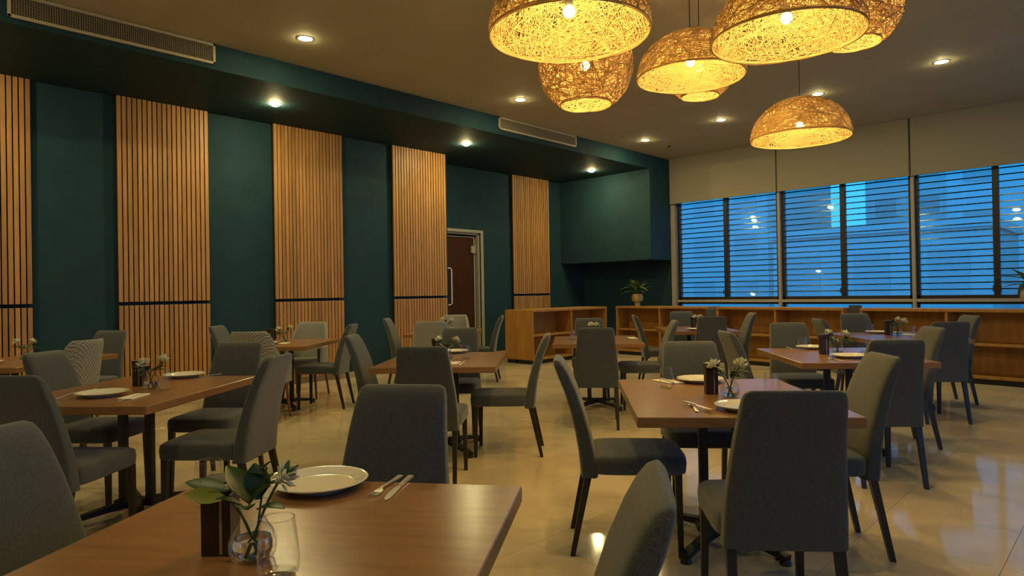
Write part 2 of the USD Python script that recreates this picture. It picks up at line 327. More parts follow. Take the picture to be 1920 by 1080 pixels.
# slatted panels
G0, G1, ZB0 = 1.2155, 1.2575, .09
def slats(x0, x1, yw, z0, z1, label, n):
    t = thing('slatted_panel', label, 'wall panel', ((x0+x1)/2, yw-.003, z0))
    w, H, dep = x1-x0, z1-z0, .075
    obj('backing_board', box(-w/2+.003, w/2-.003, -dep+.026, 0, .003, H-.003), M['slat_backing'], t)
    p = w/n
    for k in range(n):
        a = -w/2+k*p
        obj('slat', cbox(a+.0065, a+p-.0065, -dep, -dep+.027, 0, H, .002), M['slat_oak'], t)
PAN = [(.43, 1.55, YA, 'first', 20), (2.40, 3.49, YA, 'second', 19), (4.40, 5.52, YA, 'third', 20), (6.47, 7.62, YA, 'fourth', 20), (9.97, 11.14, YB, 'fifth', 20)]
for x0, x1, yw, o, n in PAN:
    slats(x0, x1, yw, G1, HS-.002, f'tall upper oak slat panel, {o} from the left on the teal wall', n)
    slats(x0, x1, yw, ZB0, G0, f'low oak slat panel under the tall one, {o} from the left', n)

# air vents on the soffit
def vent(x0, x1, z0, z1, label):
    t = thing('air_vent', label, 'air vent', ((x0+x1)/2, YS, (z0+z1)/2))
    w, h = (x1-x0)/2, (z1-z0)/2; b = .028
    obj('vent_backing', box(-w+b, w-b, -.006, 0, -h+b, h-b), M['vent_dark'], t)
    obj('vent_frame', join(cbox(-w, w, -.022, 0, -h, -h+b, .003), cbox(-w, w, -.022, 0, h-b, h, .003), cbox(-w, -w+b, -.022, 0, -h, h, .003), cbox(w-b, w, -.022, 0, -h, h, .003)), M['vent_paint'], t)
    fins = [place(box(-w+b, w-b, -.006, .006, -.0013, .0013), rotx(25), (0, -.013, z)) for z in np.linspace(-h+b+.006, h-b-.006, 11)]
    m = int((x1-x0)/.02); fins += [box(x-.001, x+.001, -.012, -.006, -h+b, h-b) for x in np.linspace(-w+b, w-b, m)]
    obj('vent_fin', join(*fins), M['vent_paint'], t, kind='stuff')
vent(1.09, 2.91, 3.835, HC-.003, 'long cream air vent on the soffit at upper left')
vent(7.27, 9.22, 3.86, HC-.003, 'long cream air vent on the soffit behind the lamps')

# downlights
def make_downlight(label, group, bulge=.35):
    t = thing('ceiling_downlight', label, 'downlight', group=group)
    obj('trim_ring', lathe([(.062, -.001), (.076, -.004), (.081, -.001), (.081, .0), (.062, .0), (.062, -.001)], 28), M['white_ring'], t, smooth=40)
    obj('lamp_lens', lathe([(0, -.004-.03*bulge), (.02, -.004-.028*bulge), (.038, -.004-.022*bulge), (.052, -.004-.012*bulge), (.060, -.002), (0, -.0015)], 28), M['downlight_glow'], t, smooth=40)
    return t
dl, ds = Once(make_downlight), Once(lambda l, g: make_downlight(l, g, 1.0))
for x, y, z, l in [(3.54, 6.45, HC, 'round ceiling downlight upper left, between first vent and lamps'), (6.88, 6.42, HC, 'round ceiling downlight left of the round woven lamp'), (10.44, 6.6, HC, 'small round ceiling downlight nearest the teal corner'),
        (10.13, 4.96, HC, 'small round ceiling downlight beside the farthest woven lamp'), (9.81, 3.33, HC, 'round ceiling downlight showing above the farthest woven lamp'), (9.56, 1.77, HC, 'round ceiling downlight alone at upper right'),
        (3.98, 8.05, HS, 'soffit downlight between second and third slatted panels'), (7.35, 8.11, HS, 'soffit downlight right of the fourth slatted panel'), (10.91, 8.2, HS, 'soffit downlight above the far teal corner'), (.6, 8.0, HS, 'soffit downlight left of the picture edge')]:
    (dl if z == HC else ds).put((x, y, z), 0, l)
for x, y in ((.1, 6.45), (-.5, -1.5), (-.6, 2.2)):
    dl.put((x, y, HC), 0, 'round ceiling downlight outside the picture, behind or beside the camera', group='downlights out of view')

# ------------------------------------------------------------------ pendant lamps
def strands(R, zcut, count, ztop, seed, w=(.0028, .0052)):
    """random arcs wound over a sphere of radius R, kept between heights zcut and ztop (centre at 0)"""
    g = np.random.default_rng(seed); pts, cnt, wid = [], [], []
    while len(cnt) < count:
        nrm = g.normal(size=3); nrm /= np.linalg.norm(nrm); off = g.uniform(-.75, .75)
        a = np.cross(nrm, [0, 0, 1.]); a /= np.linalg.norm(a)+1e-9; b = np.cross(nrm, a)
        t0 = g.uniform(0, 2*pi); L = g.uniform(1.6, 4.6); t = np.linspace(t0, t0+L, 26)
        rr = R*(1+g.uniform(-.016, .016)+.006*np.sin(t*g.uniform(2, 6)+g.uniform(0, 6)))
        p = rr[:, None]*(off*nrm+sqrt(1-off*off)*(np.cos(t)[:, None]*a+np.sin(t)[:, None]*b))
        ok = (p[:, 2] > zcut) & (p[:, 2] < ztop)
        i = 0
        while i < len(p):
            if not ok[i]: i += 1; continue
            j = i
            while j < len(p) and ok[j]: j += 1
            if j-i >= 5: pts.append(p[i:j]); cnt.append(j-i); wid.append(g.uniform(*w))
            i = j+1
    rc = sqrt(R*R-zcut*zcut)
    for k in range(16):                                   # the rim's windings
        t = np.linspace(0, 2*pi, 40); z = zcut+g.uniform(-.004, .012)
        r = rc*(1+g.uniform(-.01, .008)); pts.append(np.c_[r*np.cos(t), r*np.sin(t), z+.003*np.sin(3*t+k)]); cnt.append(40); wid.append(.004)
    return pts, cnt, wid
def curves(name, parent, data, m):
    pts, cnt, wid = data
    c = UsdGeom.BasisCurves.Define(stage, numbered(path(parent), name))
    c.CreateTypeAttr('linear'); c.CreatePointsAttr(Vt.Vec3fArray.FromNumpy(np.vstack(pts).astype(np.float32)))
    c.CreateCurveVertexCountsAttr(Vt.IntArray(cnt)); w = np.concatenate([np.full(n, x) for n, x in zip(cnt, wid)]).astype(np.float32)
    c.CreateWidthsAttr(Vt.FloatArray.FromNumpy(w)); c.SetWidthsInterpolation('vertex')
    UsdShade.MaterialBindingAPI.Apply(c.GetPrim()).Bind(m)
    return tag(c.GetPrim(), kind='stuff')
def pendant(label, x, y, zrim, R, zcut, count, seed):
    """zrim: height of the opening; the shade is a ball of radius R open below zcut (negative = below its centre)"""
    t = thing('pendant_lamp', label, 'pendant lamp', (x, y, zrim))
    pts, cnt, wid = strands(R, zcut, count, R*.999, seed)
    sq = .86 if zcut >= 0 else 1.0
    curves('woven_shade', t, ([(p-[0, 0, zcut])*[1, 1, sq] for p in pts], cnt, wid), M['rattan' if zcut >= 0 else 'rattan_dark'])
    top = (R-zcut)*sq
    zb = .115 if zcut >= 0 else -zcut
    obj('cord', tube([(0, 0, zb+.075), (0, 0, top), (0, 0, HC-zrim)], .0035, 8), M['cord_black'], t)
    obj('lamp_socket', place(lathe([(0, 0), (.019, 0), (.021, .05), (.008, .062), (0, .062)], 20), None, (0, 0, zb+.024)), M['cord_black'], t, smooth=40)
    obj('bulb', place(lathe([(0, -.032), (.012, -.030), (.024, -.021), (.031, -.004), (.030, .008), (.022, .020), (.013, .026), (0, .026)], 20), None, (0, 0, zb)), M['bulb_glow'], t, smooth=60)
    obj('ceiling_rose', place(lathe([(0, 0), (.045, .004), (.05, .018), (0, .018)], 24), None, (0, 0, HC-zrim-.018)), M['cord_black'], t, smooth=40)
    return t
SH = sqrt(.31**2-.17**2)
pendant('large woven dome pendant lamp, biggest, top centre of the picture', 2.573, 2.056, 2.588, .40, .0, 720, 11)
pendant('woven dome pendant lamp hanging between the two largest domes', 4.567, 2.475, 2.918, .40, .0, 720, 12)
pendant('large woven dome pendant lamp overlapping a round one, upper right', 3.688, 1.409, 2.682, .40, .0, 720, 13)
pendant('smallest-looking woven dome pendant lamp, hanging lowest towards the windows', 5.764, 2.105, 2.572, .40, .0, 720, 14)
pendant('round woven ball pendant lamp below the biggest dome', 3.49, 2.66, 2.54, .31, -SH, 620, 15)
pendant('round woven ball pendant lamp behind the upper right dome', 4.857, 1.405, 2.96, .31, -SH, 620, 16)
pendant('round woven ball pendant lamp mostly hidden behind a dome, only its opening showing', 5.609, 2.948, 3.09, .31, -SH, 620, 17)

# ------------------------------------------------------------------ chairs
def chair_parts():
    z = np.array([.385, .42, .50, .60, .70, .80, .88, .925, .948, .958])
    cx = np.interp(z, [.385, .5, .65, .8, .9, .96], [-.228, -.240, -.268, -.315, -.357, -.385])
    hw = np.interp(z, [.385, .55, .75, .925, .948, .958], [.214, .208, .188, .170, .162, .144])
    ht = np.interp(z, [.385, .5, .7, .88, .925, .948, .958], [.043, .041, .036, .033, .031, .022, .008])
    back = loft([sring(cx[i], 0, z[i], ht[i], hw[i], 6 if i < 7 else 4, 28) for i in range(len(z))])
    seat = loft([sring(.012, 0, zz, a, b, 7, 32) for zz, a, b in ((.402, .222, .214), (.408, .232, .222), (.45, .236, .224), (.478, .232, .221), (.490, .216, .206), (.496, .17, .165))])
    return back, seat
CB, CS = chair_parts()
def make_chair(label, group):
    t = thing('dining_chair', label, 'chair', group=group)
    obj('seat', CS, M['chair_fabric'], t, smooth=50)
    obj('backrest', CB, M['chair_fabric'], t, smooth=50)
    for s in (-1, 1):
        obj('leg', bar((.205, s*.195, 0), (.198, s*.19, .405), .024, .034), M['dark_metal'], t)
        obj('leg', bar((-.318, s*.19, 0), (-.235, s*.185, .392), .024, .034), M['dark_metal'], t)
    return t
def armchair_shell():
    A = np.radians(np.linspace(-118, 118, 49)); secs_o, secs_i = [], []
    def ring(zz_fun, off, lean):
        out = []
        for a in A:
            c, s = cos(a), sin(a); e = 3.2
            px = -(.255+off)*np.sign(c)*abs(c)**(2/e); py = (.275+off)*np.sign(s)*abs(s)**(2/e)
            deg = abs(math.degrees(a))
            top = np.interp(deg, [0, 42, 52, 62, 74, 90, 118], [.95, .95, .90, .78, .69, .65, .63])
            z = zz_fun(top); h = max(0, (z-.42)/.53)
            k = np.interp(deg, [0, 50, 80, 118], [1, .8, .2, 0])
            px -= lean*h*k
            py *= 1+.06*(1-h)*0-.10*h*np.interp(deg, [0, 45, 90], [1, 1, 0])
            out.append((px+.02, py, z))
        return np.array(out)
    rows_o = [ring(lambda t, q=q: .40+(t-.40)*q, .0, .11) for q in (0, .25, .5, .75, .93)]
    rim = [ring(lambda t: t-.004, -.010, .11), ring(lambda t: t, -.024, .11), ring(lambda t: t-.004, -.040, .11)]
    rows_i = [ring(lambda t, q=q: .40+(t-.40)*q, -.050, .11) for q in (.93, .75, .5, .25, 0)]
    rows = rows_o+rim+rows_i; n = len(A); V = np.vstack(rows); F = []
    for k in range(len(rows)):
        k2 = (k+1) % len(rows); i = np.arange(n-1)
        F += [np.c_[k*n+i, k2*n+i, k2*n+i+1], np.c_[k*n+i, k2*n+i+1, k*n+i+1]]
    for e in (0, n-1):                                     # the arms' front ends
        loop = [k*n+e for k in range(len(rows))]; c = len(V); V = np.vstack([V, V[loop].mean(0)])
        for q in range(len(loop)):
            a, b = loop[q], loop[(q+1) % len(loop)]; F.append(np.array([(c, a, b) if e == 0 else (c, b, a)]))
    return V, np.vstack(F)
AS = armchair_shell()
def make_armchair(fabric):
    def make(label, group):
        t = thing('armchair', label, 'armchair', group=group)
        obj('shell', AS, M[fabric], t, smooth=45)
        obj('seat_cushion', loft([sring(.035, 0, zz, a, b, 5, 32) for zz, a, b in ((.385, .225, .222), (.40, .232, .226), (.46, .234, .226), (.485, .224, .216), (.497, .18, .175))]), M['light_fabric'], t, smooth=50)
        for s in (-1, 1):
            obj('leg', tube([(.215, s*.215, 0), (.18, s*.185, .40)], [.012, .02], 10), M['leg_wood'], t, smooth=40)
            obj('leg', tube([(-.25, s*.215, 0), (-.18, s*.185, .40)], [.012, .02], 10), M['leg_wood'], t, smooth=40)
        return t
    return make
# tables: centre, direction of the long side, phrase
TAB = {'T1': (.58, 1.32, 35, 'nearest table'), 'T2': (3.175, 1.595, 38.7, 'front table right of centre'), 'T3': (1.27, 4.42, 39.5, 'front table at left'),
       'T4': (3.55, 4.22, 40.5, 'table in the middle before the wood end panel'), 'T5': (3.67, 7.29, 41, 'wall table under the third slat panel'), 'T6': (1.2, 7.4, 39, 'wall table at left picture edge'),
       'T7': (6.1, 7.25, 40, 'wall table near the brown door'), 'T8': (5.95, 4.45, 39, 'table before the corner bookcases'), 'T9': (8.29, 4.5, 39, 'farthest table'),
       'T10': (5.64, 1.80, 38.5, 'second table on the right'), 'T11': (8.05, 1.98, 39, 'far right table')}
TS_ = {k: v[3] for k, v in TAB.items()}
TS_['T2'] = 'front right-of-centre table'; TS_['T8'] = 'corner-bookcase table'; TS_['T4'] = 'middle table'; TS_['T5'] = 'third-panel wall table'; TS_['T6'] = 'left-edge wall table'; TS_['T7'] = 'wall table by the brown door'; TS_['T10'] = 'second right-hand table'
CHAIRS = [('T1', 'l', .476, 1.905, 0), ('T1', 'f', 1.176, 1.80, 0), ('T1', 'r', .81, .945, 0),
    ('T3', 'n', .836, 3.987, 0), ('T3', 'l', 1.20, 4.95, 0), ('T3', 'f', 1.844, 4.70, 0), ('T3', 'r', 1.545, 3.90, 0),
    ('T2', 'l', 2.862, 1.917, 0), ('T2', 'n', 2.503, 1.077, 0), ('T2', 'r', 3.41, 1.245, 0), ('T2', 'f', 3.60, 1.92, 0),
    ('T4', 'n', 2.93, 3.62, 0), ('T4', 'r', 3.795, 3.797, 0), ('T4', 'l', 3.32, 4.598, 0), ('T4', 'f', 3.99, 4.61, 0),
    ('T8', 'n', 5.195, 3.888, -2), ('T8', 'r', 6.22, 4.04, 0), ('T8', 'f', 6.30, 4.80, 0),
    ('T9', 'l', 7.846, 4.747, 0), ('T9', 'n', 7.784, 4.066, 0), ('T9', 'r', 8.66, 4.24, 0), ('T9', 'f', 8.81, 4.931, 0),
    ('T10', 'l', 5.22, 2.15, 6), ('T10', 'f', 6.162, 2.28, 0), ('T10', 'r', 6.012, 1.55, 0), ('T10', 'n', 4.96, 1.37, 0),
    ('T11', 'f', 8.61, 2.40, 0), ('T11', 'n', 7.45, 1.535, 0), ('T11', 'r', 8.50, 1.69, 0), ('T11', 'l', 7.64, 2.26, 0),
    ('T5', 'l', 3.42, 7.70, 0), ('T5', 'r', 3.965, 6.955, 0), ('T6', 'f', 1.792, 7.83, 0), ('T7', 'l', 5.73, 7.52, 0), ('T7', 'r', 6.60, 7.12, 0)]
side = {'n': 'with its back to us at near end of', 'f': 'facing us at far end of', 'l': 'on the left side of', 'r': 'on the right side of'}
turn = {'n': 0, 'f': 180, 'l': -90, 'r': 90}
ch = Once(make_chair)
for t, s, x, y, dz in CHAIRS:
    ch.put((x, y, 0), TAB[t][2]+turn[s]+dz, f'grey chair {side[s]} the {TS_[t]}', f'grey chairs at the tables')
ac, al = Once(make_armchair('check_fabric')), Once(make_armchair('light_fabric'))
for o, t, s, x, y, l in [(ac, 'T5', 'n', 3.10, 6.66, 'pale checked armchair seen from behind at the third-panel wall table'), (al, 'T5', 'f', 4.20, 7.77, 'pale armchair facing us at far end of the third-panel wall table'),
        (ac, 'T6', 'r', 1.36, 6.85, 'pale checked armchair seen from behind at the left-edge wall table'), (al, 'T6', 'l', .85, 7.85, 'pale armchair just entering the picture at its left edge'),
        (al, 'T7', 'n', 5.47, 6.72, 'pale armchair seen from behind at the wall table by the door'), (al, 'T7', 'f', 6.75, 7.84, 'pale armchair facing us just in front of the brown door')]:
    o.put((x, y, 0), TAB[t][2]+turn[s], l, 'pale armchairs at the wall tables')

# ------------------------------------------------------------------ tables
def make_table(label, group):
    t = thing('dining_table', label, 'table', group=group)
    obj('table_top', cbox(-.61, .61, -.475, .475, .705, .75, .003), M['table_wood'], t)
    obj('mounting_plate', cbox(-.25, .25, -.14, .14, .694, .705, .003), M['black_iron'], t)
    for s in (-1, 1): obj('post', cbox(-.022, .022, s*.085-.022, s*.085+.022, .07, .695, .004), M['black_iron'], t)
    obj('hub', cbox(-.045, .045, -.125, .125, .055, .085, .006), M['black_iron'], t)
    for a in (38, 142, 218, 322):
        R = rotz(a)
        p = [(.03, 0, .068), (.16, 0, .062), (.30, 0, .046), (.385, 0, .034)]
        m = place(ribbon(p, [.052, .046, .042, .048], [.040, .034, .028, .024]), R)
        pad = place(lathe([(0, 0), (.026, 0), (.028, .006), (.024, .014), (.02, .03), (0, .03)], 18), None, (np.array(R) @ np.array([.372, 0, 0])))
        foot = obj('base_arm', m, M['black_iron'], t)
        obj('foot_pad', pad, M['black_iron'], foot, smooth=40)
    return t
tb = Once(make_table)
look = {'T1': 'brown wood table nearest to us, cut by the bottom picture edge', 'T2': 'brown wood table right of centre in the front row', 'T3': 'brown wood table at left in the front row',
        'T4': 'brown wood table in the middle before the bookcase end panel', 'T5': 'brown wood table by the wall under the third slat panel', 'T6': 'brown wood table by the wall at the left picture edge',
        'T7': 'brown wood table by the wall near the brown door', 'T8': 'brown wood table before the corner bookcases', 'T9': 'farthest brown wood table before the window bookcases',
        'T10': 'brown wood table behind the right-hand front table', 'T11': 'far right brown wood table before the window bookcases'}
for k, (x, y, a, _) in TAB.items(): tb.put((x, y, 0), a, look[k], 'brown square dining tables')

# ------------------------------------------------------------------ things on the tables
ZT = .75
def make_plate(label, group):
    t = thing('plate', label, 'plate', group=group)
    obj('plate_body', lathe([(0, .004), (.070, .004), (.074, 0), (.080, 0), (.084, .005), (.110, .012), (.128, .020), (.134, .023), (.135, .025), (.133, .0265), (.126, .0255), (.108, .018), (.098, .0125), (.090, .010), (0, .010)], 48), M['china'], t, smooth=40)
    return t
pl = Once(make_plate)
def pos(t, a, b):
    x, y, g = TAB[t][:3]; c, s = cos(radians(g)), sin(radians(g)); return x+a*c+b*s, y+a*s-b*c
for t, x, y, w in [('T1', .965, 1.71, 'at the front'), ('T2', 3.55, 1.90, 'far'), ('T2', 2.86, 1.31, 'near'), ('T3', 1.054, 4.268, 'near'), ('T3', 1.68, 4.79, 'far'), ('T4', 3.96, 4.58, 'far'),
        ('T10', 6.04, 2.14, 'far'), ('T10', 5.432, 1.651, 'near'), ('T11', 8.40, 2.24, 'far'), ('T9', 7.96, 4.30, 'near'), ('T5', 3.42, 7.22, 'near'), ('T6', 1.57, 7.78, 'far'), ('T6', .90, 7.25, 'near'), ('T7', 6.40, 7.50, 'far'), ('T8', 6.28, 4.70, 'far')]:
    pl.put((x, y, ZT), RNG.uniform(0, 90), f'white dinner plate on the {TS_[t]}' if w == 'at the front' else f'white dinner plate at {w} end of the {TS_[t]}', 'white dinner plates')

def make_fork(label, group):
    t = thing('fork', label, 'fork', group=group)
    obj('handle', ribbon([(-.105, 0, .0035), (-.10, 0, .0035), (-.06, 0, .004), (0, 0, .0075), (.035, 0, .0095), (.045, 0, .007)], [.008, .017, .014, .007, .007, .011], [.002, .003, .003, .0034, .003, .002]), M['steel'], t)
    obj('fork_head', ribbon([(.043, 0, .0075), (.055, 0, .0045), (.068, 0, .0035)], [.011, .023, .025], [.002, .0018, .0017]), M['steel'], t)
    for y in (-.0105, -.0035, .0035, .0105):
        obj('tine', ribbon([(.066, y, .0035), (.09, y, .005), (.108, y, .009)], [.0036, .0034, .002], [.0017, .0017, .0012]), M['steel'], t)
    return t
def make_knife(label, group):
    t = thing('knife', label, 'knife', group=group)
    obj('handle', ribbon([(-.112, 0, .004), (-.105, 0, .0045), (-.05, 0, .005), (-.005, 0, .0045)], [.009, .016, .013, .011], [.004, .0065, .0065, .005]), M['steel'], t)
    obj('blade', ribbon([(-.006, 0, .0045), (.02, -.001, .004), (.07, 0, .003), (.10, .002, .0022), (.112, .004, .0018)], [.010, .018, .020, .014, .003], [.0025, .0018, .0016, .0014, .001]), M['steel'], t)
    return t
fk, kn = Once(make_fork), Once(make_knife)
def cutlery(o, tip, end, label, z=ZT):
    tip, end = np.array(tip), np.array(end); d = tip-end; m = (tip+end)/2
    o.put((m[0], m[1], z), math.degrees(math.atan2(d[1], d[0])), label, 'steel cutlery on the tables')
cutlery(fk, (1.007, 1.515), (1.185, 1.624), 'steel fork right of the plate on the nearest table')
cutlery(kn, (1.018, 1.469), (1.198, 1.591), 'steel knife right of the plate on the nearest table')
cutlery(kn, (.80, 1.842), (.90, 1.885), 'steel knife on the napkin left of the nearest plate', ZT+.0075)
cutlery(fk, (2.875, 1.600), (2.63, 1.415), 'steel fork crossing a knife on the front right-of-centre table')
cutlery(kn, (2.70, 1.40), (2.80, 1.58), 'steel knife crossed by a fork on the front right-of-centre table', ZT+.012)
cutlery(kn, (3.50, 2.13), (3.37, 1.97), 'steel knife on the napkin at the front right-of-centre table', ZT+.0075)
cutlery(kn, (1.024, 3.94), (1.24, 4.11), 'steel knife lying along the right edge of the left front table')
cutlery(fk, (1.10, 4.60), (.97, 4.44), 'steel fork showing behind the near plate of the left front table')
cutlery(kn, (.86, 4.35), (.96, 4.49), 'steel knife near the left corner of the left front table')
cutlery(fk, (1.74, 4.66), (1.90, 4.74), 'steel fork right of the far plate on the left front table')
cutlery(kn, (3.30, 3.76), (3.48, 3.90), 'steel knife beside the napkin on the middle table')
cutlery(fk, (6.02, 2.35), (5.86, 2.24), 'steel fork at far left of the second table on the right')
cutlery(fk, (5.245, 1.73), (5.12, 1.60), 'steel fork at near end of the second table on the right')
cutlery(kn, (1.05, 7.22), (1.19, 7.33), 'steel knife on the wall table at the left picture edge')
def make_napkin(label, group):
    t = thing('napkin', label, 'napkin', group=group)
    v, f = cbox(-.095, .095, -.045, .045, 0, .0065, .002); v = v.copy(); v[:, 1] += v[:, 0]*.12; v[:, 2] += .0012*np.sin(v[:, 0]*40)*(v[:, 2] > .003)
    obj('lower_fold', (v, f), M['linen'], t)
    return t
nk = Once(make_napkin)
for x, y, r, l in [(.845, 1.868, 25, 'white folded napkin under a knife left of the nearest plate'), (3.44, 2.05, 60, 'white folded napkin at far end of the front table right of centre'), (1.16, 4.07, 38, 'white folded napkin right of the near plate, left front table'),
        (3.36, 3.90, 30, 'white folded napkin at near end of the middle table'), (8.30, 1.90, 40, 'white folded napkin on the far right table'), (3.62, 7.18, 40, 'white folded napkin on the third-panel wall table'), (6.33, 4.22, 40, 'white folded napkin on the table before the corner bookcases')]:
    nk.put((x, y, ZT), r, l, 'white napkins on the tables')
def make_menu(label, group):
    t = thing('menu_holder', label, 'menu holder', group=group)
    obj('holder_body', join(cbox(-.031, .008, -.028, .028, .0, .130, .002), cbox(.014, .031, -.028, .028, 0, .130, .002), box(-.03, .03, -.026, .026, 0, .012)), M['menu_wood'], t)
    obj('edge_strip', box(.008, .014, -.0275, .0275, .004, .129), M['brass_strip'], t, label='tan strip set in the dark block')
    obj('holder_cap', cbox(-.034, .034, -.031, .031, .130, .162, .004), M['menu_wood'], t)
    return t
mn = Once(make_menu)
for t, x, y, r in [('T1', .577, 1.445, -45), ('T2', 3.19, 1.645, -50), ('T3', 1.335, 4.57, -48), ('T4', 3.60, 4.40, -50), ('T9', 8.30, 4.53, -51), ('T10', 5.612, 1.895, -51), ('T11', 8.177, 2.07, -51), ('T5', 3.62, 7.52, -49)]:
    mn.put((x, y, ZT), r, f'dark wooden menu block on the {TS_[t]}', 'dark wooden menu blocks')
def make_vase(label, group):
    t = thing('flower_vase', label, 'vase', group=group)
    o = [(0, 0), (.030, 0), (.038, .006), (.043, .022), (.043, .036), (.036, .056), (.025, .072), (.021, .082), (.0205, .092), (.026, .104), (.031, .108)]
    obj('vase_glass', lathe([(r*1.12, z*1.1) for r, z in o], 36), M['clear_glass'], t, smooth=50)
    q = np.linspace(0, 2*pi, 37); obj('vase_rim', tube(np.c_[.0347*np.cos(q), .0347*np.sin(q), np.full(37, .1188)], .0016, 6, False), M['clear_glass'], t, smooth=60)
    obj('water', lathe([(0, .0075), (.027, .0075), (.035, .0105), (.0395, .022), (.0395, .036), (.036, .047), (0, .047)], 30), M['water'], t, smooth=50)
    return t
vs = Once(make_vase)
def leaf(L, W, bend=.3, fold=.25, n=7):
    """pointed oval leaf along +x with a fold, thin but solid"""
    s = np.linspace(0, 1, n); x = L*s; z = -bend*L*s*s; w = W*np.sin(pi*np.clip(s, .03, .985))**.8/2
    top = []
    for side_ in (-1, 0, 1): top.append(np.c_[x, side_*w, z+abs(side_)*w*fold])
    V = np.vstack(top+[q-[0, 0, .0012] for q in top]); F = []
    i = np.arange(n-1)
    for k in (0, 1):
        F += [np.c_[k*n+i, k*n+i+1, (k+1)*n+i+1], np.c_[k*n+i, (k+1)*n+i+1, (k+1)*n+i]]
        b = 3*n; F += [np.c_[b+k*n+i, b+(k+1)*n+i+1, b+k*n+i+1], np.c_[b+k*n+i, b+(k+1)*n+i, b+(k+1)*n+i+1]]
    for k, fl_ in ((0, 1), (2, -1)):
        a, b = k*n, (k+3)*n
        q = [np.c_[a+i, b+i+1, a+i+1], np.c_[a+i, b+i, b+i+1]]
        F += q if fl_ == 1 else [w_[:, ::-1] for w_ in q]
    return V, np.vstack(F)
def blossom(r, seed, n=26):
    g = np.random.default_rng(seed); out = []
    for k in range(n):
        u = g.normal(size=3); u[2] = abs(u[2])*.9+.05; u /= np.linalg.norm(u)
        pet = leaf(r*g.uniform(.55, .8), r*g.uniform(.35, .5), -.25, .35, 5)
        az = math.degrees(math.atan2(u[1], u[0])); el = math.degrees(math.asin(u[2]))
        out.append(place(pet, rotz(az) @ roty(-el+g.uniform(-15, 15)), u*r*.35))
    return join(*out)
def aim(az, el): return rotz(az) @ roty(-el)
def stalk(p0, p1, sag=.0, r=.0022):
    p0, p1 = np.array(p0), np.array(p1); s = np.linspace(0, 1, 7)[:, None]
    return tube(p0+(p1-p0)*s+np.array([0, 0, sag])*(s*(1-s)*4), r, 6)
def make_bouquet(seed, name='flower_sprig'):
    def make(label, group):
        g = np.random.default_rng(seed); t = thing(name, label, 'flowers', group=group)
        spec = [(20, .075, .155), (150, .06, .165), (265, .05, .150), (330, .085, .135)]
        for k, (az, rr, zz) in enumerate(spec):
            az += g.uniform(-20, 20); tip = (rr*cos(radians(az)), rr*sin(radians(az)), zz)
            st = obj('stem', stalk((-.012*cos(radians(az)), -.012*sin(radians(az)), .012), tip, .02), M['leaf_green'], t, smooth=60)
            if k < 2: obj('blossom', place(blossom(.042, seed*10+k, 34), aim(az, 60-90) @ np.eye(3), tip), M['petal_cream'], st)
            for q in range(3):
                b = np.array(tip)*np.array([.8, .8, 1])*(.72+.12*q)
                obj('leaf', place(leaf(g.uniform(.045, .07), g.uniform(.022, .032), .3), aim(az+g.uniform(-80, 80), g.uniform(-5, 55)), b), M[('leaf_dark', 'leaf_green')[q % 2]], st, smooth=60)
        for k in range(6):
            az = g.uniform(0, 360); r0 = g.uniform(.006, .02)
            obj('leaf', place(leaf(g.uniform(.05, .075), g.uniform(.024, .034), .4), aim(az, g.uniform(10, 70)), (r0*cos(radians(az)), r0*sin(radians(az)), g.uniform(.098, .115))), M[('leaf_dark', 'leaf_green')[k % 2]], t, smooth=60)
        return t
    return make
bq = [Once(make_bouquet(s)) for s in (3, 5, 8)]
VS = [('T1', .605, 1.352), ('T2', 3.14, 1.515), ('T3', 1.339, 4.365), ('T4', 3.47, 4.10), ('T10', 5.635, 1.80), ('T11', 8.115, 1.965), ('T5', 3.70, 7.34), ('T6', 1.213, 7.40), ('T7', 6.06, 7.18), ('T8', 5.89, 4.42), ('T9', 8.24, 4.40)]
for n, (t, x, y) in enumerate(VS):
    vs.put((x, y, ZT), 0, f'small bulbous glass vase on the {TS_[t]}', 'small glass vases')
    if t != 'T1': bq[n % 3].put((x, y, ZT+.0), RNG.uniform(0, 360), f'cream flowers and leaves in the vase on the {TS_[t]}', 'cream flowers in vases')
# the nearest vase's own sprig: broad leaves, one yellow leaf, a white flower to the right
vx, vy = VS[0][1:]; R3, U3 = rt, np.array([0, 0, 1.]); FH = np.array([fw[0], fw[1], 0])/np.linalg.norm(fw[:2])
azr = math.degrees(math.atan2(rt[1], rt[0]))           # direction to the right across the table
t = thing('flower_sprig', 'white flower with broad green leaves in the vase on the nearest table', 'flowers', (vx, vy, ZT))
def pt(a, b, z): return tuple(np.array([rt[0], rt[1], 0])*a+FH*b+U3*z)
for (a, b, z), L, W, az, el, m, bend in [((-.005, .0, .118), .10, .062, azr+150, 52, 'leaf_dark', .15), ((.006, .015, .12), .075, .055, azr+125, 80, 'leaf_dark', .15), ((-.004, -.01, .115), .07, .05, azr+20, 55, 'leaf_dark', .25), ((.015, -.012, .108), .062, .040, azr-15, 25, 'leaf_green', .35), ((.0, -.025, .112), .055, .038, azr-75, 45, 'leaf_green', .5), ((-.012, -.01, .11), .06, .04, azr+210, 45, 'leaf_dark', .3)]:
    obj('leaf', place(leaf(L, W, bend), aim(az, el), pt(a, b, z)), M[m], t, smooth=60)
s1 = obj('stem', stalk(pt(.01, 0, .012), pt(-.055, -.01, .135), .025, .003), M['leaf_green'], t, smooth=60)
obj('leaf', place(leaf(.085, .034, -.05), aim(azr+182, 6) @ rotx(-55), pt(-.05, -.01, .132)), M['leaf_yellow'], s1, smooth=60, label='yellow-green leaf pointing left')
obj('leaf', place(leaf(.105, .034, .05), aim(azr+172, 10) @ rotx(-35), pt(-.045, .0, .145)), M['leaf_green'], s1, smooth=60)
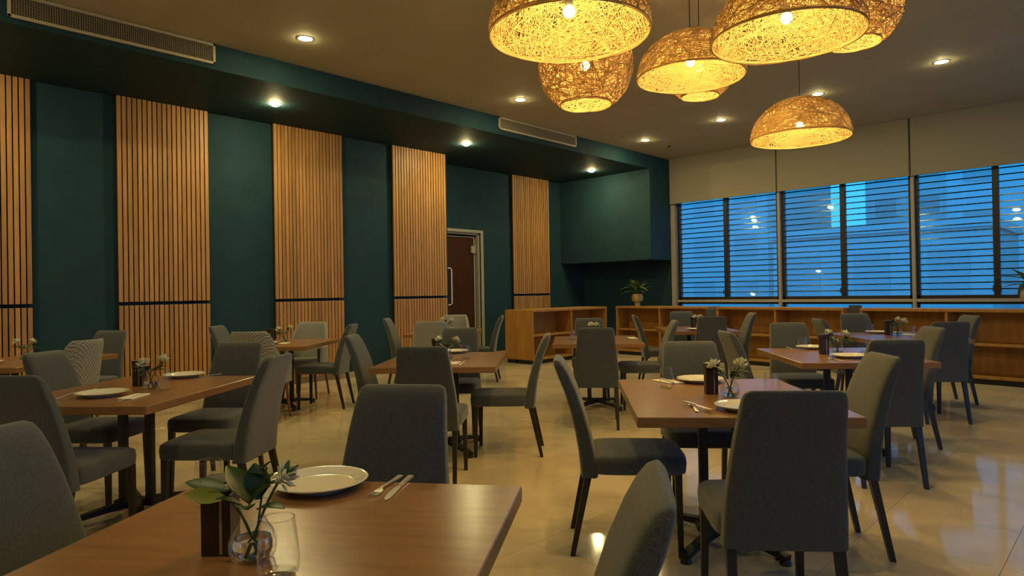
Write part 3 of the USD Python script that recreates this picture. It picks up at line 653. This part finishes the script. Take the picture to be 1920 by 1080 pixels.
obj('bud', place(blossom(.012, 91, 10), None, pt(-.05, -.008, .150)), M['petal_cream'], s1)
s2 = obj('stem', stalk(pt(-.01, 0, .012), pt(.058, .0, .165), .012, .0028), M['leaf_green'], t, smooth=60)
obj('blossom', place(blossom(.034, 92, 34), aim(azr, 30-90), pt(.06, .0, .165)), M['petal_cream'], s2)
for k in range(4): obj('leaf', place(leaf(.036, .014, .1), aim(azr+(-30, 10, 40, 80)[k], (20, 45, 35, 60)[k]), pt(.068, .0, .172)), M['leaf_green'], s2, smooth=60)
s3 = obj('stem', stalk(pt(0, .01, .012), pt(.02, .03, .185), .01, .0022), M['leaf_green'], t, smooth=60)
for k in range(6): obj('leaf', place(leaf(.032, .012, .2), aim(azr+k*67, 25+10*(k % 3)), pt(.016, .026, .145+.008*k)), M['leaf_dark'], s3, smooth=60)

def make_glass(label, group):
    t = thing('drinking_glass', label, 'glass', group=group)
    obj('glass_body', lathe([(0, 0), (.024, 0), (.033, .004), (.0385, .014), (.0405, .028), (.040, .045), (.036, .08), (.0315, .115)], 40), M['clear_glass'], t, smooth=50)
    obj('glass_base', lathe([(0, .001), (.023, .001), (.032, .005), (.034, .010), (.02, .0075), (0, .007)], 36), M['clear_glass'], t, smooth=50)
    q = np.linspace(0, 2*pi, 37); obj('glass_rim', tube(np.c_[.0315*np.cos(q), .0315*np.sin(q), np.full(37, .115)], .0015, 6, False), M['clear_glass'], t, smooth=60)
    return t
gl = Once(make_glass)
for t, x, y, l in [('T1', .69, 1.80, 'stemless drinking glass behind the vase on the nearest table'), ('T1', .602, 1.232, 'stemless drinking glass in front of the vase on the nearest table'),
        ('T2', 3.216, 1.925, 'stemless glass left of the menu block, front table right of centre'), ('T2', 3.329, 1.383, 'stemless glass on the right, front table right of centre'), ('T3', 1.375, 4.235, 'stemless drinking glass beside the vase on the left front table'),
        ('T4', 3.651, 4.074, 'stemless drinking glass right of the vase on the middle table'), ('T4', 3.72, 4.60, 'stemless drinking glass left of the menu on the middle table'), ('T8', 5.74, 4.62, 'stemless drinking glass on the table before the corner bookcases'),
        ('T10', 5.82, 2.14, 'stemless drinking glass left on the second table at right'), ('T10', 5.98, 1.70, 'stemless drinking glass right on the second table at right'), ('T11', 8.22, 2.26, 'stemless drinking glass left on the far right table'), ('T11', 7.98, 1.80, 'stemless drinking glass right on the far right table'),
        ('T5', 3.50, 7.44, 'stemless drinking glass on the third-panel wall table'), ('T6', 1.22, 7.25, 'stemless drinking glass on the wall table at left picture edge'), ('T7', 6.20, 7.10, 'stemless drinking glass on the wall table near the door')]:
    gl.put((x, y, ZT), 0, l, 'stemless drinking glasses')

# ------------------------------------------------------------------ bookcases
BH = .975
def bookcase(label, loc, rz, W, D, end_panel=None):
    """origin: middle of the front foot; x runs along the front, y goes back"""
    t = thing('bookcase', label, 'bookcase', loc, rz); th = .034; w = W/2; m = M['bookcase_wood']
    obj('top_board', cbox(-w, w, -.005, D, BH-.04, BH, .002), m, t)
    for x in (-w, w-th): obj('side_panel', cbox(x, x+th, 0, D, .07, BH-.04, .002), m, t)
    obj('divider', cbox(-th/2, th/2, .004, D-.01, .105, BH-.04, .002), m, t)
    obj('bottom_board', cbox(-w+th, w-th, .002, D-.01, .07, .105, .002), m, t)
    obj('back_panel', box(-w+th, w-th, D-.014, D-.001, .105, BH-.04), m, t)
    for a, b in ((-w+th, -th/2), (th/2, w-th)): obj('shelf', cbox(a, b, .012, D-.014, .495, .527, .002), m, t)
    obj('plinth', box(-w+.03, w-.03, .04, D-.02, 0, .07), M['black_iron'], t)
    return t
def ang(p, q): return math.degrees(math.atan2(q[1]-p[1], q[0]-p[0]))
# along the windows: local +x must run to the viewer's right (towards -y), depth towards +x
for (p, q, l) in [((11.10, 7.79), (10.95, 5.68), 'low oak bookcase in the corner, potted plant on it'), ((10.82, 5.45), (10.53, 3.27), 'low oak bookcase in the middle below the windows'), ((10.50, 3.03), (10.24, .83), 'low oak bookcase at right below the windows')]:
    c = ((p[0]+q[0])/2, (p[1]+q[1])/2, 0); bookcase(l, c, ang(p, q), math.dist(p, q), .40)
t = bookcase('low oak bookcase with a wide plain end panel, left of the corner', (8.63+1.12, 7.85, 0), 0, 2.24, .42)
cab = thing('bookcase', 'plain oak back cabinet standing behind the corner bookcase', 'cabinet', (8.63+1.12, 8.275, 0))
obj('cabinet_body', cbox(-1.12, 1.12, 0, .26, .07, BH, .002), M['bookcase_wood'], cab)
obj('plinth', box(-1.09, 1.09, .02, .24, 0, .07), M['black_iron'], cab)
for i, (x, y, l) in enumerate([(10.82, 5.565, 'grey board wedged in the gap between corner and middle bookcases'), (10.70, 3.15, 'grey board standing in the gap between middle and right bookcases')]):
    t = thing('folding_board', l, 'board', (x, y, 0), -83)
    obj('board_panel', cbox(-.085, .085, -.02, .02, 0, (.93, 1.005)[i], .004), M['grey_board'], t)
    obj('board_edge', cbox(-.088, .088, -.016, .016, (.93, 1.005)[i], (.94, 1.015)[i], .003), M['dark_metal'], t)

# potted plants
def plant(label, loc, seed, pot_mat, n, L):
    g = np.random.default_rng(seed); t = thing('potted_plant', label, 'potted plant', loc)
    obj('pot', lathe([(0, 0), (.062, 0), (.058, .02), (.052, .07), (.06, .085), (.10, .10), (.115, .15), (.112, .20), (.098, .235), (.104, .245), (.098, .248), (.09, .235), (.09, .22), (0, .22)], 32), M[pot_mat], t, smooth=40)
    obj('soil', place(lathe([(0, 0), (.092, 0), (0, .006)], 24), None, (0, 0, .221)), M['soil'], t)
    obj('stem', tube([(0, 0, .22), (.004, .003, .30), (-.003, 0, .36)], [.016, .013, .009], 8), M['leaf_green'], t, smooth=60)
    for k in range(n):
        az = k*137.5+g.uniform(-15, 15); el = g.uniform(15, 80)
        obj('leaf', place(leaf(L*g.uniform(.75, 1.1), L*g.uniform(.25, .33), g.uniform(.35, .9), .3, 9), aim(az, el), (0, 0, .24+.12*k/n)), M['leaf_striped' if k % 3 else 'leaf_green'], t, smooth=60)
    return t
plant('leafy potted plant on the corner bookcase under the bulkhead', (11.24, 7.36, BH), 21, 'gold_pot', 26, .30)
plant('potted plant cut by the right picture edge, on the right bookcase', (10.46, 1.03, BH), 22, 'gold_pot', 14, .34)

# small dark sprinkler dot on the ceiling near the corner
o = obj('sprinkler', place(lathe([(0, -.03), (.02, -.026), (.012, -.012), (.03, -.002), (.03, 0), (0, 0)], 16), None, (11.2, 6.55, HC)), M['black_iron'], smooth=40)
tag(o, 'tiny dark sprinkler head on the ceiling near the corner', 'sprinkler')

# ------------------------------------------------------------------ outside at dusk
struct('ground_outside', box(XB+.3, 160, -140, 160, -.6, -.5), plain('asphalt_outside', (.10, .10, .11), .8), 'pavement outside the windows')
plain('building_wall', (.74, .66, .60), .9); plain('building_glass', (.60, .56, .52), .6); plain('building_pale', (.80, .78, .74), .9)
def building(label, x, y, w, dpt, H, nf, nw, m='building_wall'):
    t = thing('building', label, 'building', (x, y, -.5))
    obj('wall', box(0, dpt, -w/2, w/2, 0, H), M[m], t)
    fh = H/nf; ww = w/nw; fr = []
    for i in range(nf):
        for j in range(nw):
            y0 = -w/2+(j+.25)*ww; z0 = (i+.3)*fh
            obj('window', box(-.03, .02, y0, y0+ww*.5, z0, z0+fh*.5), M['building_glass'], t)
    obj('roof_edge', box(-.15, dpt+.15, -w/2-.15, w/2+.15, H, H+.4), M[m], t)
    return t
building('dim tower block outside the window nearest the corner', 62, 34, 17, 14, 34, 9, 5)
building('dim apartment block outside behind the first louvre window', 42, 22, 9, 12, 12, 4, 3)
building('dim pale tower outside behind the middle louvre window', 70, 12.5, 14, 14, 36, 10, 4, 'building_pale')
building('dim low building outside behind the middle window', 33, 9, 9, 8, 4.2, 1, 3)
building('dim broad block outside behind the right louvre window', 52, 2, 15, 14, 26, 7, 4, 'building_pale')
building('dim grey block outside at the right picture edge', 34, -9, 8, 12, 20, 6, 3)
